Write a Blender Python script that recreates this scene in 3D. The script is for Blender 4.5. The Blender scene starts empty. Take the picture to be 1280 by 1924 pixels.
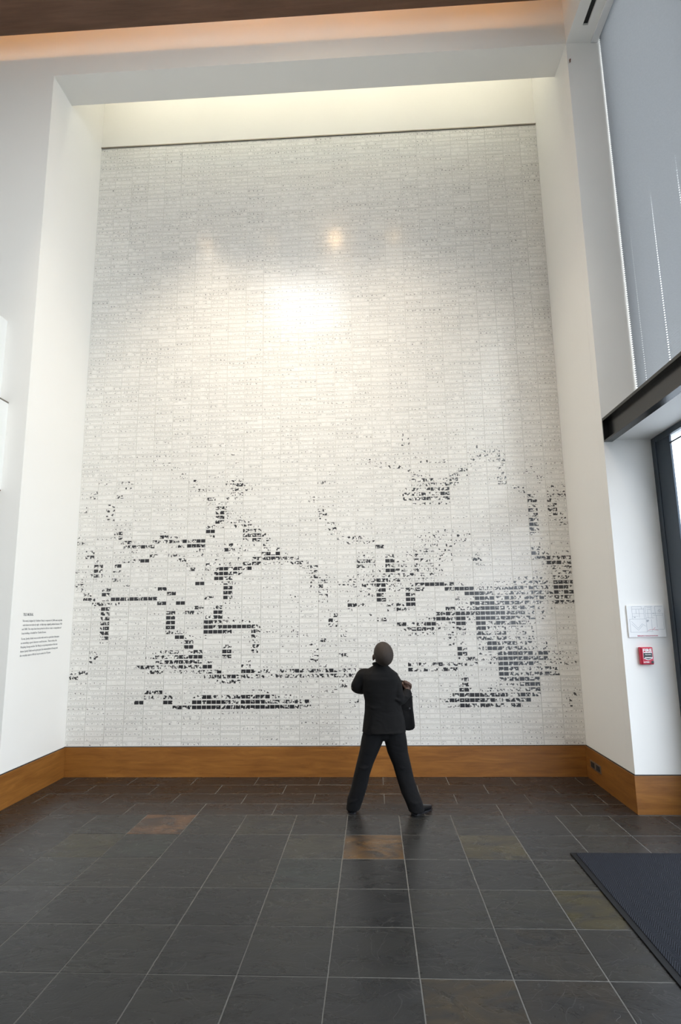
import bpy, bmesh, math, random
from mathutils import Vector, Matrix, noise as mnoise

SC = bpy.context.scene
COL = SC.collection
rnd = random.Random(7)

# ------------------------------------------------------------------ camera
cam_d = bpy.data.cameras.new('camera')
cam = bpy.data.objects.new('camera', cam_d); COL.objects.link(cam)
cam_d.sensor_fit = 'HORIZONTAL'; cam_d.sensor_width = 36.0
cam_d.lens = 36.0 * 1107.26 / 1280.0
cam_d.clip_start = 0.05; cam_d.clip_end = 300
CR = Vector((0.99843703, 0.05389832, -0.01478078))
CU = Vector((0.02378147, -0.17039325, 0.98508912))
CF = Vector((-0.0505761, 0.98390097, 0.17140871))
m = Matrix((CR, CU, -CF)).transposed().to_4x4()
m.translation = Vector((3.21004, -6.25516, 1.60078))
cam.matrix_world = m
SC.camera = cam

# ------------------------------------------------------------------ sky / exposure
w = bpy.data.worlds.new('overcast_sky'); SC.world = w; w.use_nodes = True
bg = w.node_tree.nodes['Background']
bg.inputs['Color'].default_value = (0.96, 0.965, 1.0, 1); bg.inputs['Strength'].default_value = 3.0
vs = SC.view_settings
vs.view_transform = 'Standard'; vs.look = 'None'; vs.exposure = 1.63; vs.gamma = 1.0
vs.use_curve_mapping = False
SC.cycles.use_denoising = True
SC.cycles.max_bounces = 8; SC.cycles.diffuse_bounces = 5; SC.cycles.glossy_bounces = 3
SC.cycles.use_adaptive_sampling = True; SC.cycles.adaptive_threshold = .05
SC.cycles.sample_clamp_indirect = 6.0
SC.cycles.caustics_reflective = False; SC.cycles.caustics_refractive = False

def area_light(name, loc, direction, sx, sy, portal=True, power=0, color=(1, 1, 1)):
    d = bpy.data.lights.new(name, 'AREA'); d.shape = 'RECTANGLE'; d.size = sx; d.size_y = sy
    d.energy = power; d.color = color
    if portal: d.cycles.is_portal = True
    o = bpy.data.objects.new(name, d); COL.objects.link(o)
    o.location = loc
    o.rotation_euler = Vector(direction).to_track_quat('-Z', 'Y').to_euler()
    return o
# daylight openings of the room (portals only help sample the sky through the real openings)
area_light('door_daylight', (5.80, -5.4, 1.55), (-1, 0, 0), 8.4, 3.0)
area_light('window_daylight', (5.87, -5.5, 5.28), (-1, 0, 0), 8.5, 4.0)

# ------------------------------------------------------------------ material helpers
class NT:
    def __init__(self, name):
        self.m = bpy.data.materials.new(name); self.m.use_nodes = True
        self.t = self.m.node_tree; self.n = self.t.nodes
        self.b = self.n['Principled BSDF']; self.out = self.n['Material Output']
    def node(self, typ, **kw):
        x = self.n.new(typ)
        for k, v in kw.items(): setattr(x, k, v)
        return x
    def link(self, a, b): self.t.links.new(a, b)
    def val(self, sock, v):
        if isinstance(v, (int, float)): sock.default_value = v
        elif isinstance(v, tuple): sock.default_value = v
        else: self.link(v, sock)
    def math(self, op, a, b=None, c=None, clamp=False):
        x = self.node('ShaderNodeMath', operation=op, use_clamp=clamp)
        self.val(x.inputs[0], a)
        if b is not None: self.val(x.inputs[1], b)
        if c is not None: self.val(x.inputs[2], c)
        return x.outputs[0]
    def mix(self, f, a, b, blend='MIX'):
        x = self.node('ShaderNodeMix', data_type='RGBA', blend_type=blend)
        self.val(x.inputs[0], f); self.val(x.inputs[6], a); self.val(x.inputs[7], b)
        return x.outputs[2]
    def noise(self, vec, scale, detail=3, rough=.5, dist=0):
        x = self.node('ShaderNodeTexNoise')
        if vec is not None: self.link(vec, x.inputs['Vector'])
        x.inputs['Scale'].default_value = scale; x.inputs['Detail'].default_value = detail
        x.inputs['Roughness'].default_value = rough; x.inputs['Distortion'].default_value = dist
        return x.outputs['Fac']
    def ramp(self, f, stops):
        x = self.node('ShaderNodeValToRGB'); self.link(f, x.inputs[0])
        e = x.color_ramp.elements
        while len(e) < len(stops): e.new(0.5)
        for i, (p, c) in enumerate(stops):
            e[i].position = p; e[i].color = c if len(c) == 4 else (*c, 1)
        return x.outputs[0]
    def bump(self, h, strength=.2, dist=.01):
        x = self.node('ShaderNodeBump'); x.inputs['Strength'].default_value = strength
        x.inputs['Distance'].default_value = dist; self.link(h, x.inputs['Height'])
        self.link(x.outputs[0], self.b.inputs['Normal'])
    def coords(self, kind='Object'):
        return self.node('ShaderNodeTexCoord').outputs[kind]
    def pos(self):
        return self.node('ShaderNodeNewGeometry').outputs['Position']
    def mapping(self, vec, scale=(1, 1, 1), rot=(0, 0, 0), loc=(0, 0, 0)):
        x = self.node('ShaderNodeMapping'); self.link(vec, x.inputs[0])
        x.inputs['Scale'].default_value = scale; x.inputs['Rotation'].default_value = rot
        x.inputs['Location'].default_value = loc
        return x.outputs[0]
    def base(self, c):
        self.val(self.b.inputs['Base Color'], c if not (isinstance(c, tuple) and len(c) == 3) else (*c, 1))
    def set(self, **kw):
        for k, v in kw.items(): self.b.inputs[k.replace('_', ' ')].default_value = v

def plain(name, col, rough=.6, metal=0, spec=.5, var=.06, scale=30, bump=0):
    t = NT(name)
    f = t.noise(t.coords(), scale, 3)
    a = tuple(c * (1 - var) for c in col) + (1,); b = tuple(min(1, c * (1 + var)) for c in col) + (1,)
    t.base(t.mix(f, a, b)); t.set(Roughness=rough, Metallic=metal)
    t.b.inputs['Specular IOR Level'].default_value = spec
    if bump: t.bump(f, bump, .004)
    return t.m

M = {}
M['paint'] = plain('white_wall_paint', (.85, .838, .81), .75, var=.012, scale=3, bump=.02)
M['ceil_wood'] = None
M['black_steel'] = plain('black_painted_steel', (.009, .009, .010), .25, var=.15, scale=12)
M['door_frame'] = plain('dark_anodised_aluminium', (.032, .045, .062), .35, metal=.3, var=.08)
M['white_plastic'] = plain('white_plastic', (.8, .8, .8), .45, var=.02)
M['dark_gap'] = plain('dark_slot', (.015, .015, .015), .7)
M['reveal'] = plain('dark_reveal', (.03, .028, .026), .7)
M['grey_metal'] = plain('brushed_metal', (.30, .27, .23), .35, metal=.8, var=.08)
M['red'] = plain('red_alarm_plastic', (.50, .012, .045), .35, var=.04)
M['black_plastic'] = plain('black_plastic', (.015, .015, .018), .3)
M['chrome'] = plain('silver_metal', (.65, .65, .66), .25, metal=.9, var=.05)
M['print_grey'] = plain('grey_print', (.42, .44, .47), .7)
M['text_grey'] = plain('grey_wall_lettering', (.22, .22, .22), .7)
M['print_red'] = plain('red_print', (.5, .06, .12), .7)
M['grout'] = plain('floor_grout', (.115, .11, .10), .9, var=.15, scale=40)
M['mural_back'] = plain('pale_tile_grout', (.55, .54, .50), .9, var=.03)
M['panel_white'] = plain('white_panel', (.82, .83, .82), .5, var=.01)
M['hook_and_shade_brown'] = plain('brown_hook_and_panel_shade', (.22, .12, .09), .6)  # brown of the hook; also paints shade under the lower wall panel
M['outside_ground'] = plain('outside_paving', (.30, .31, .32), .9, var=.1, scale=2)
M['skin'] = plain('dark_brown_skin', (.055, .026, .017), .5, var=.15, scale=25)
M['shoe'] = plain('black_shoe_leather', (.007, .0075, .009), .3, var=.2)
M['button'] = plain('dark_button', (.05, .05, .055), .3)
M['eye'] = plain('eye_white', (.6, .58, .55), .3)

def wood(name, dark, light, along, rough=.4, scale=1.0):
    t = NT(name)
    p = t.pos()
    s = {'x': (1.2, 9, 9), 'y': (9, 1.2, 9)}[along]
    v = t.mapping(p, tuple(k * scale for k in s))
    n = t.noise(v, 2.2, 6, .6, .6)
    v2 = t.mapping(p, tuple(k * scale * (1 if k < 5 else 5) for k in s))
    g = t.noise(v2, 3, 4, .6)
    f = t.math('ADD', t.math('MULTIPLY', n, .75), t.math('MULTIPLY', g, .25))
    t.base(t.ramp(f, [(.30, dark), (.52, tuple((a + b) / 2 for a, b in zip(dark, light))), (.70, light)]))
    t.set(Roughness=rough); t.bump(f, .04, .003)
    return t.m
M['base_wood'] = wood('cherry_baseboard_wood', (.165, .058, .0095), (.33, .138, .028), 'x')
M['base_wood_side'] = wood('cherry_side_baseboard_wood', (.165, .058, .0095), (.33, .138, .028), 'y')
M['ceil_wood'] = wood('brown_ceiling_wood', (.090, .038, .018), (.17, .082, .045), 'x', .5, .6)

def slate():
    t = NT('slate')
    oi = t.node('ShaderNodeObjectInfo')
    p = t.pos()
    shift = t.node('ShaderNodeVectorMath', operation='SCALE'); t.link(p, shift.inputs[0]); shift.inputs['Scale'].default_value = 1
    off = t.node('ShaderNodeCombineXYZ'); t.link(t.math('MULTIPLY', oi.outputs['Random'], 60.0), off.inputs[2])
    add = t.node('ShaderNodeVectorMath', operation='ADD'); t.link(p, add.inputs[0]); t.link(off.outputs[0], add.inputs[1])
    v = t.mapping(add.outputs[0], (2.2, 4.5, 1), (0, 0, .25))
    big = t.noise(v, 1.6, 6, .62, 1.1)
    fine = t.noise(add.outputs[0], 34, 5, .65)
    rust = t.noise(t.mapping(add.outputs[0], (2.4, 4.0, 1), (0, 0, .3), (5, 3, 0)), 1.5, 5, .6, 1.4)
    basec = t.mix(t.math('MULTIPLY', big, 1.0), (.003, .0033, .004, 1), (.030, .0302, .031, 1))
    basec = t.mix(t.math('MULTIPLY', fine, .35), basec, (.032, .032, .033, 1))
    # object colour carries how rusty/brown this stone is (r,g,b = stain colour, alpha = amount)
    amt = t.math('MULTIPLY', oi.outputs['Alpha'], t.ramp(rust, [(.36, (.12,) * 3), (.58, (1,) * 3)]), clamp=True)
    col = t.mix(amt, basec, oi.outputs['Color'])
    # thin pale cleft veins
    vein = t.noise(t.mapping(add.outputs[0], (3, 3, 1)), 1.3, 3, .55, .8)
    vl = t.math('SUBTRACT', 1.0, t.math('MULTIPLY', t.math('ABSOLUTE', t.math('SUBTRACT', vein, .47)), 160.0), clamp=True)
    col = t.mix(t.math('MULTIPLY', vl, .07), col, (.2, .19, .18, 1))
    t.base(col)
    t.b.inputs['Specular IOR Level'].default_value = .19
    t.val(t.b.inputs['Roughness'], t.math('ADD', .14, t.math('MULTIPLY', big, .30)))
    h = t.math('ADD', t.math('MULTIPLY', big, 1.0), t.math('ADD', t.math('MULTIPLY', fine, .18), t.math('MULTIPLY', vl, .12)))
    t.bump(h, .5, .007)
    return t.m
M['slate'] = slate()

def mat_carpet():
    t = NT('herringbone_mat_carpet')
    p = t.pos()
    s = t.node('ShaderNodeSeparateXYZ'); t.link(p, s.inputs[0])
    W = .038
    ux = t.math('DIVIDE', s.outputs[0], W)
    fx = t.math('PINGPONG', ux, 1.0)
    st = t.math('ADD', t.math('MULTIPLY', s.outputs[1], 1 / .010), t.math('MULTIPLY', fx, 7.0))
    wv = t.math('SINE', t.math('MULTIPLY', st, 2 * math.pi * .5))
    n = t.noise(p, 160, 3, .7); n2 = t.noise(p, 9, 3)
    f = t.math('ADD', t.math('MULTIPLY', wv, .36), t.math('ADD', t.math('MULTIPLY', n, .7), .15), clamp=True)
    col = t.mix(f, (.003, .0033, .0045, 1), (.030, .033, .042, 1))
    col = t.mix(t.math('MULTIPLY', n2, .4), col, (.011, .0125, .018, 1))
    t.base(col); t.set(Roughness=.95); t.b.inputs['Specular IOR Level'].default_value = .1
    t.bump(f, .6, .004)
    return t.m
M['carpet'] = mat_carpet()
M['mat_edge'] = plain('black_rubber_mat_edge', (.008, .008, .009), .8, spec=.15)

def suit(name, col):
    t = NT(name)
    c = t.coords()
    n = t.noise(c, 420, 2, .6); n2 = t.noise(c, 7, 3)
    a = t.mix(n, tuple(k * .7 for k in col) + (1,), tuple(k * 1.35 for k in col) + (1,))
    t.base(t.mix(t.math('MULTIPLY', n2, .3), a, tuple(k * .8 for k in col) + (1,)))
    t.set(Roughness=.85); t.b.inputs['Specular IOR Level'].default_value = .12
    t.b.inputs['Sheen Weight'].default_value = .02
    v = t.mapping(c, (5, 5, 9), (0, .5, 0))
    t.bump(t.noise(v, 1.1, 2, .45, .9), .45, .025)
    return t.m
M['jacket'] = suit('black_suit_wool', (.0098, .0094, .0096))
M['trousers'] = suit('charcoal_trouser_wool', (.0068, .0069, .0078))
M['hair'] = plain('cropped_dark_hair', (.021, .0135, .0095), .8, var=.35, scale=170, bump=.5)

def glass(name, tint=(.93, .96, .95)):
    t = NT(name)
    tr = t.node('ShaderNodeBsdfTransparent'); tr.inputs[0].default_value = (*tint, 1)
    gl = t.node('ShaderNodeBsdfGlossy'); gl.inputs['Roughness'].default_value = .02
    mx = t.node('ShaderNodeMixShader'); mx.inputs[0].default_value = .05
    t.link(tr.outputs[0], mx.inputs[1]); t.link(gl.outputs[0], mx.inputs[2])
    t.link(mx.outputs[0], t.out.inputs['Surface'])
    return t.m
M['glass'] = glass('window_glass')
M['door_glass'] = glass('dimming_door_glass', (.76, .80, .83))  # tint added to dim the daylight entering through the door

def shade_fabric():
    t = NT('grey_pleated_fabric')
    n = t.noise(t.coords(), 60, 3)
    c = t.mix(n, (.33, .345, .37, 1), (.40, .415, .44, 1))
    d = t.node('ShaderNodeBsdfDiffuse'); t.link(c, d.inputs[0])
    tl = t.node('ShaderNodeBsdfTranslucent'); tl.inputs[0].default_value = (.43, .445, .47, 1)
    mx = t.node('ShaderNodeMixShader'); mx.inputs[0].default_value = .24
    t.link(d.outputs[0], mx.inputs[1]); t.link(tl.outputs[0], mx.inputs[2])
    t.link(mx.outputs[0], t.out.inputs['Surface'])
    return t.m
M['shade'] = shade_fabric()

def emit(name, col, s):
    t = NT(name)
    e = t.node('ShaderNodeEmission'); e.inputs[0].default_value = (*col, 1); e.inputs[1].default_value = s
    t.link(e.outputs[0], t.out.inputs['Surface'])
    return t.m
M['cove_lamp'] = emit('warm_cove_tube', (1.0, .40, .03), 3.8)
M['recess_lamp'] = emit('soft_white_recess_tube', (1.0, .96, .78), 5.0)
M['skylight'] = emit('frosted_skylight_pane', (.95, .98, 1.0), 3.4)
M['downlight_dim'] = emit('dim_downlight_lens', (1.0, .66, .34), 7)
M['downlight_faint'] = emit('faint_downlight_lens', (1.0, .70, .40), 3)
M['downlight'] = emit('warm_downlight_lens', (1.0, .66, .34), 26)

def mural_print():
    t = NT('printed_ceramic_tile')
    uv = t.node('ShaderNodeUVMap', uv_map='print')
    s = t.node('ShaderNodeSeparateXYZ'); t.link(uv.outputs[0], s.inputs[0])
    u, v = s.outputs[0], s.outputs[1]
    cu, cv = t.math('FLOOR', u), t.math('FLOOR', v)
    fu, fv = t.math('FRACT', u), t.math('FRACT', v)
    tile = t.math('FLOOR', t.math('DIVIDE', u, 4.0))
    def wn(a, b, k):
        c = t.node('ShaderNodeCombineXYZ'); t.val(c.inputs[0], a); t.val(c.inputs[1], b); c.inputs[2].default_value = k
        x = t.node('ShaderNodeTexWhiteNoise', noise_dimensions='3D'); t.link(c.outputs[0], x.inputs[0])
        return x.outputs['Value']
    r1, r2, r3 = wn(cu, cv, 1.3), wn(cu, cv, 4.7), wn(cu, cv, 9.1)
    T1, T2, T3 = wn(tile, cv, 2.2), wn(tile, cv, 6.6), wn(tile, cv, 8.8)
    # panel frames: thin grey line near each panel's edge
    du = t.math('SUBTRACT', .5, t.math('ABSOLUTE', t.math('SUBTRACT', fu, .5)))
    dv = t.math('SUBTRACT', .5, t.math('ABSOLUTE', t.math('SUBTRACT', fv, .5)))
    e = t.math('MINIMUM', t.math('SUBTRACT', du, .035), t.math('SUBTRACT', dv, .13))
    inside = t.math('GREATER_THAN', e, 0.0)
    frame = t.math('MULTIPLY', inside, t.math('LESS_THAN', e, .05))
    frame = t.math('MULTIPLY', frame, t.math('MULTIPLY_ADD', T1, .24, .12))
    # lines of tiny writing in the upper part
    vec = t.node('ShaderNodeCombineXYZ'); t.link(t.math('MULTIPLY', u, 9.0), vec.inputs[0]); t.link(t.math('MULTIPLY', v, 9.0), vec.inputs[1])
    wr = t.noise(vec.outputs[0], 1.0, 1)
    top = t.math('MULTIPLY', t.math('GREATER_THAN', fv, .56), inside)
    wtxt = t.math('MULTIPLY', top, t.math('GREATER_THAN', wr, .50))
    wtxt = t.math('MULTIPLY', wtxt, t.math('MULTIPLY', t.math('GREATER_THAN', r1, .15), t.math('MULTIPLY_ADD', T2, .34, .14)))
    # shaded strips over a few whole tiles
    grey = t.math('MULTIPLY', inside, t.math('MULTIPLY', t.math('GREATER_THAN', T3, .90), .05))
    # small drawn blots in the lower part of a panel
    cx = t.math('MULTIPLY_ADD', r2, .5, .25); cy = t.math('MULTIPLY_ADD', r3, .22, .22)
    dx = t.math('SUBTRACT', fu, cx); dy = t.math('SUBTRACT', fv, cy)
    rr = t.math('SQRT', t.math('ADD', t.math('MULTIPLY', dx, dx), t.math('MULTIPLY', dy, dy)))
    
    rad = t.math('MULTIPLY_ADD', T2, .08, .05)
    vec2 = t.node('ShaderNodeCombineXYZ'); t.link(t.math('MULTIPLY', u, 6.5), vec2.inputs[0]); t.link(t.math('MULTIPLY', v, 5.5), vec2.inputs[1])
    scr = t.noise(vec2.outputs[0], 1.0, 2)
    rr = t.math('ADD', rr, t.math('MULTIPLY', t.math('SUBTRACT', scr, .48), 1.1))
    blot = t.math('MULTIPLY', t.math('LESS_THAN', rr, rad), t.math('GREATER_THAN', t.math('ADD', r1, T1), .62))
    blot = t.math('MULTIPLY', blot, inside)
    scrib = t.math('MULTIPLY', t.math('MULTIPLY', inside, t.math('LESS_THAN', fv, .55)), t.math('GREATER_THAN', scr, .60))
    blot = t.math('MULTIPLY', blot, t.math('MULTIPLY_ADD', T3, .6, .4))
    scrib = t.math('MULTIPLY', scrib, t.math('MULTIPLY_ADD', T1, .22, .10))
    pale = t.math('MAXIMUM', t.math('MAXIMUM', frame, wtxt), t.math('MAXIMUM', t.math('MAXIMUM', blot, scrib), grey))
    # solid ink patches
    at = t.node('ShaderNodeAttribute', attribute_name='ink')
    ink = t.node('ShaderNodeSeparateColor'); t.link(at.outputs['Color'], ink.inputs[0])
    vec3 = t.node('ShaderNodeCombineXYZ')
    t.link(t.math('MULTIPLY_ADD', r1, 30.0, t.math('DIVIDE', t.math('FLOOR', t.math('MULTIPLY', fu, 6.0)), 3.6)), vec3.inputs[0])
    t.link(t.math('MULTIPLY_ADD', r2, 30.0, t.math('DIVIDE', t.math('FLOOR', t.math('MULTIPLY', fv, 7.0)), 3.8)), vec3.inputs[1])
    pn = t.noise(vec3.outputs[0], 1.0, 2)
    thr = t.math('SUBTRACT', 1.0, ink.outputs[0])
    thr = t.math('MULTIPLY_ADD', thr, .62, .19)
    solid = t.math('MULTIPLY', t.math('MULTIPLY', inside, t.math('GREATER_THAN', pn, thr)), t.math('GREATER_THAN', ink.outputs[0], .05))
    tint = t.mix(wn(tile, cv, 3.3), (.765, .755, .725, 1), (.79, .78, .75, 1))
    col = t.mix(pale, tint, (.07, .07, .075, 1))
    col = t.mix(solid, col, (.012, .012, .016, 1))
    t.base(col)
    t.set(Roughness=.33)
    t.b.inputs['Coat Weight'].default_value = .6; t.b.inputs['Coat Roughness'].default_value = .15
    t.b.inputs['Specular IOR Level'].default_value = .5
    wob = t.noise(t.pos(), 14, 2)
    t.bump(wob, .05, .004)
    return t.m
M['tile_print'] = mural_print()

# ------------------------------------------------------------------ geometry helpers
def add_box(bm, x0, x1, y0, y1, z0, z1):
    vs_ = [bm.verts.new(p) for p in ((x0, y0, z0), (x1, y0, z0), (x1, y1, z0), (x0, y1, z0),
                                    (x0, y0, z1), (x1, y0, z1), (x1, y1, z1), (x0, y1, z1))]
    for f in ((0, 3, 2, 1), (4, 5, 6, 7), (0, 1, 5, 4), (1, 2, 6, 5), (2, 3, 7, 6), (3, 0, 4, 7)):
        bm.faces.new([vs_[i] for i in f])
    return vs_

def box_bm(*boxes, bevel=0, seg=1):
    bm = bmesh.new()
    for b in boxes: add_box(bm, *b)
    if bevel:
        bmesh.ops.bevel(bm, geom=list(bm.edges), offset=bevel, segments=seg, profile=.5, affect='EDGES')
    return bm

def add_cyl(bm, c, axis, r, h, seg=20, r2=None):
    q = Vector(axis).normalized().to_track_quat('Z', 'Y').to_matrix().to_4x4()
    mt = Matrix.Translation(Vector(c)) @ q
    return bmesh.ops.create_cone(bm, cap_ends=True, segments=seg, radius1=r, radius2=r if r2 is None else r2, depth=h, matrix=mt)

def obj(name, bm, mat, parent=None, smooth=False, structure=False):
    me = bpy.data.meshes.new(name)
    if parent is not None:
        L = Vector((0, 0, 0)); q_ = parent
        while q_ is not None: L += q_.matrix_basis.translation; q_ = q_.parent
        for v in bm.verts: v.co -= L
    bmesh.ops.recalc_face_normals(bm, faces=list(bm.faces))
    bm.to_mesh(me); bm.free()
    if isinstance(mat, (list, tuple)):
        for x in mat: me.materials.append(x)
    else: me.materials.append(mat)
    if smooth:
        for p in me.polygons: p.use_smooth = True
    o = bpy.data.objects.new(name, me); COL.objects.link(o)
    if parent is not None: o.parent = parent
    if structure: o['kind'] = 'structure'
    return o

def thing(name, label, cat, loc, group=None):
    o = bpy.data.objects.new(name, None); COL.objects.link(o)
    o.location = loc; o.empty_display_size = .1
    o.matrix_basis = Matrix.Translation(Vector(loc))
    o['label'] = label; o['category'] = cat
    if group: o['group'] = group
    return o

def struct_root(name, loc):
    o = bpy.data.objects.new(name, None); COL.objects.link(o)
    o.matrix_basis = Matrix.Translation(Vector(loc)); o['kind'] = 'structure'
    return o

def tag(o, label, cat, group=None):
    o['label'] = label; o['category'] = cat
    if group: o['group'] = group
    return o

def text_bm(s, size, extrude=.0006, spacing=1.0, align='LEFT', bold=0.0, width=None):
    """flat lettering in local XY (x right, y up) as a bmesh"""
    c = bpy.data.curves.new('t', 'FONT'); c.body = s; c.size = size; c.extrude = extrude
    c.align_x = align; c.space_character = spacing; c.offset = bold; c.resolution_u = 2
    o = bpy.data.objects.new('t', c); COL.objects.link(o)
    dg = bpy.context.evaluated_depsgraph_get(); dg.update()
    me = bpy.data.meshes.new_from_object(o.evaluated_get(dg))
    bm = bmesh.new(); bm.from_mesh(me)
    bpy.data.objects.remove(o); bpy.data.curves.remove(c); bpy.data.meshes.remove(me)
    if width is not None and bm.verts:
        xs = [v.co.x for v in bm.verts]; k = width / max(1e-6, max(xs) - min(xs))
        for v in bm.verts: v.co.x *= k
    return bm

def merge(dst, src, mt):
    me = bpy.data.meshes.new('tmp'); src.to_mesh(me); src.free()
    me.transform(mt); dst.from_mesh(me); bpy.data.meshes.remove(me)

def basis(o, ex, ey, ez):
    mt = Matrix((Vector(ex), Vector(ey), Vector(ez))).transposed().to_4x4(); mt.translation = Vector(o)
    return mt

# ------------------------------------------------------------------ dimensions
XR = 5.285          # right side wall of the niche (left one is x = 0)
D = -1.108          # front wall plane
HB = 0.2905         # baseboard height
ZH = 7.22           # underside of the header
DH = -0.735         # back of the header
XS = 5.62           # shade plane
XD = 5.69           # door plane
ZC = 7.50           # wood ceiling underside
YB = -13.2          # rear wall
XL = -3.2           # far left wall
YSH = -3.3           # where the shade ends
YE = -9.8           # end of the glazed side
TOP = 8.35

# ------------------------------------------------------------------ setting
# sub floor (grout) and stones
fl = obj('floor', box_bm((XL, XD + .12, YB, .05, -.08, -.0016)), M['grout'], structure=True)
fl_me_cache = {}
def stone(nm, x0, x1, y0, y1):
    g = .0027
    key = (nm, round(x1 - x0, 3), round(y1 - y0, 3))
    cx, cy = (x0 + x1) / 2, (y0 + y1) / 2
    if key not in fl_me_cache:
        hx, hy = (x1 - x0) / 2 - g, (y1 - y0) / 2 - g
        bm = bmesh.new(); add_box(bm, -hx, hx, -hy, hy, -.012, 0)
        e = [k for k in bm.edges if all(v.co.z > -.001 for v in k.verts)]
        bmesh.ops.bevel(bm, geom=e, offset=.0018, segments=1, affect='EDGES')
        bmesh.ops.recalc_face_normals(bm, faces=list(bm.faces))
        me = bpy.data.meshes.new(nm); bm.to_mesh(me); bm.free(); me.materials.append(M['slate'])
        fl_me_cache[key] = me
    o = bpy.data.objects.new(nm, fl_me_cache[key]); COL.objects.link(o)
    o.parent = fl
    o.location = (cx, cy, rnd.uniform(-.0006, .0006))
    o.rotation_euler = (rnd.uniform(-.0016, .0016), rnd.uniform(-.0016, .0016), 0)
    k = rnd.random()
    if nm == 'slate_plank': o.color = (.026, .019, .0145, .8)
    else: o.color = (.030, .029, .024, .15 + .5 * k * k)
    return o
PW, PH, SX = .6215, .2845, .413
YF = -1.138                                  # where the square stones begin
for r in range(4):
    y1 = -r * PH; y0 = y1 - PH
    off = .787 if r % 2 == 0 else 1.105
    k = -2
    while True:
        a = off + k * PW; b = a + PW; k += 1
        a, b = max(a, 0.004), min(b, XR - .004)
        if a > XR - .02: break
        if b - a > .02: stone('slate_plank', a, b, y0, y1)
rows = [YF - .4325 * i for i in range(9)]
stains = {}
for r in range(8):
    y1, y0 = rows[r], rows[r + 1]
    k = -2
    for c in range(0, 13):
        a = .491 + SX * c
        b = min(a + SX, XD + .1)
        if b - a < .03: continue
        o = stone('slate_tile', a, b, y0, y1); stains[(r, c)] = o
    # plank border on the left
    off = (r % 2) * PW / 2
    for k in range(4):
        b = .491 - k * PW - (off if k else 0); a = .491 - (k + 1) * PW - off
        if k == 0: b = .491
        if r <= 3: stone('slate_plank', a, b, y0, y1)
for key, colr in {(0, 2): (0.1350, 0.0698, 0.0338, .62), (1, 1): (0.0383, 0.0360, 0.0225, .9), (1, 6): (0.0900, 0.0518, 0.0225, 1.0), (0, 1): (0.0270, 0.0293, 0.0270, .7),
                  (1, 8): (0.0450, 0.0383, 0.0216, .95), (3, 9): (0.0585, 0.0495, 0.0225, .6), (5, 7): (0.0450, 0.0338, 0.0203, .8), (0, 4): (0.0338, 0.0324, 0.0248, .7),
                  (1, 2): (0.0270, 0.0315, 0.0270, .8), (2, 5): (0.0270, 0.0315, 0.0293, .7), (3, 5): (0.0338, 0.0324, 0.0270, .6), (5, 8): (0.0360, 0.0293, 0.0225, .5),
                  (4, 8): (0.0338, 0.0293, 0.0225, .5), (3, 1): (0.0338, 0.0338, 0.0338, .9), (2, 1): (0.0338, 0.0351, 0.0324, .6), (1, 5): (0.0450, 0.0428, 0.0315, .6)}.items():
    if key in stains: stains[key].color = colr

def wall(name, *boxes): return obj(name, box_bm(*boxes), M['paint'], structure=True)
T = .12
wall('wall_back', (-.2, XR + .2, 0, .2, 0, TOP + .3))
wall('wall_niche_left', (-.2, 0, D + .001, -.0005, 0, TOP + .3))
wall('wall_niche_right', (XR, XR + .12, D + .12, -.0005, 0, TOP + .3))
wall('wall_front_left', (XL, -.2, D, D + .2, 0, TOP + .3), (-.2, -.0005, D, D + .0009, 0, TOP + .3))
wall('wall_front_right', (XR, XD + .03, D, D + .119, 0, 3.24), (XR, XD + .16, D, D + .119, 3.24, TOP + .3))
wall('wall_header', (0.0005, XR - .0005, D, DH, ZH, TOP + .3))
# bulkhead over the shade with its open slot, and the bulkhead behind the beam
SL0, SL1 = 5.388, 5.438
wall('wall_bulkhead', (XR, SL0, YE, D, ZH, TOP + .3), (SL1, 5.598, YE, D, ZH, TOP + .3), (SL0, SL1, D - .18, D, ZH, TOP + .3),
     (SL0, SL1, YE, D - .18, ZH + .06, TOP + .3), (5.598, XD + .16, YE, D, ZH + .14, TOP + .3))
slot = obj('air_slot', box_bm((SL0 + .001, SL1 - .001, YE + .1, D - .181, ZH + .02, ZH + .055)), M['dark_gap'])
tag(slot, 'long dark air slot in the white soffit above the grey shade', 'vent')
wall('wall_lintel', (5.362, XD + .16, YE, D, 3.083, 3.24))
wall('wall_right', (XD, XD + .35, YB, YE, 0, TOP + .3))
wall('wall_left', (XL - .2, XL, YB, D, 0, TOP + .3))
wall('wall_rear', (XL, XD + .35, YB - .2, YB, 0, TOP + .3))
# upper ceiling with skylight shaft, and the hung wood ceiling
SKX0, SKX1, SKY0, SKY1 = 1.40, 2.70, -5.25, -3.45
wall('ceiling', (XL, SKX0, YB, D, TOP, TOP + .3), (SKX1, XR, YB, D, TOP, TOP + .3),
     (SKX0, SKX1, YB, SKY0, TOP, TOP + .3), (SKX0, SKX1, SKY1, D, TOP, TOP + .3))
wall('ceiling_recess', (0, XR, DH, 0, TOP, TOP + .3))
YW = -1.325
wc = obj('ceiling_wood', box_bm((XL, SKX0, YB, YW, ZC, ZC + .045), (SKX1, XR - .002, YB, YW, ZC, ZC + .045),
                                (SKX0, SKX1, YB, SKY0, ZC, ZC + .045), (SKX0, SKX1, SKY1, YW, ZC, ZC + .045)), M['ceil_wood'], structure=True)

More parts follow.
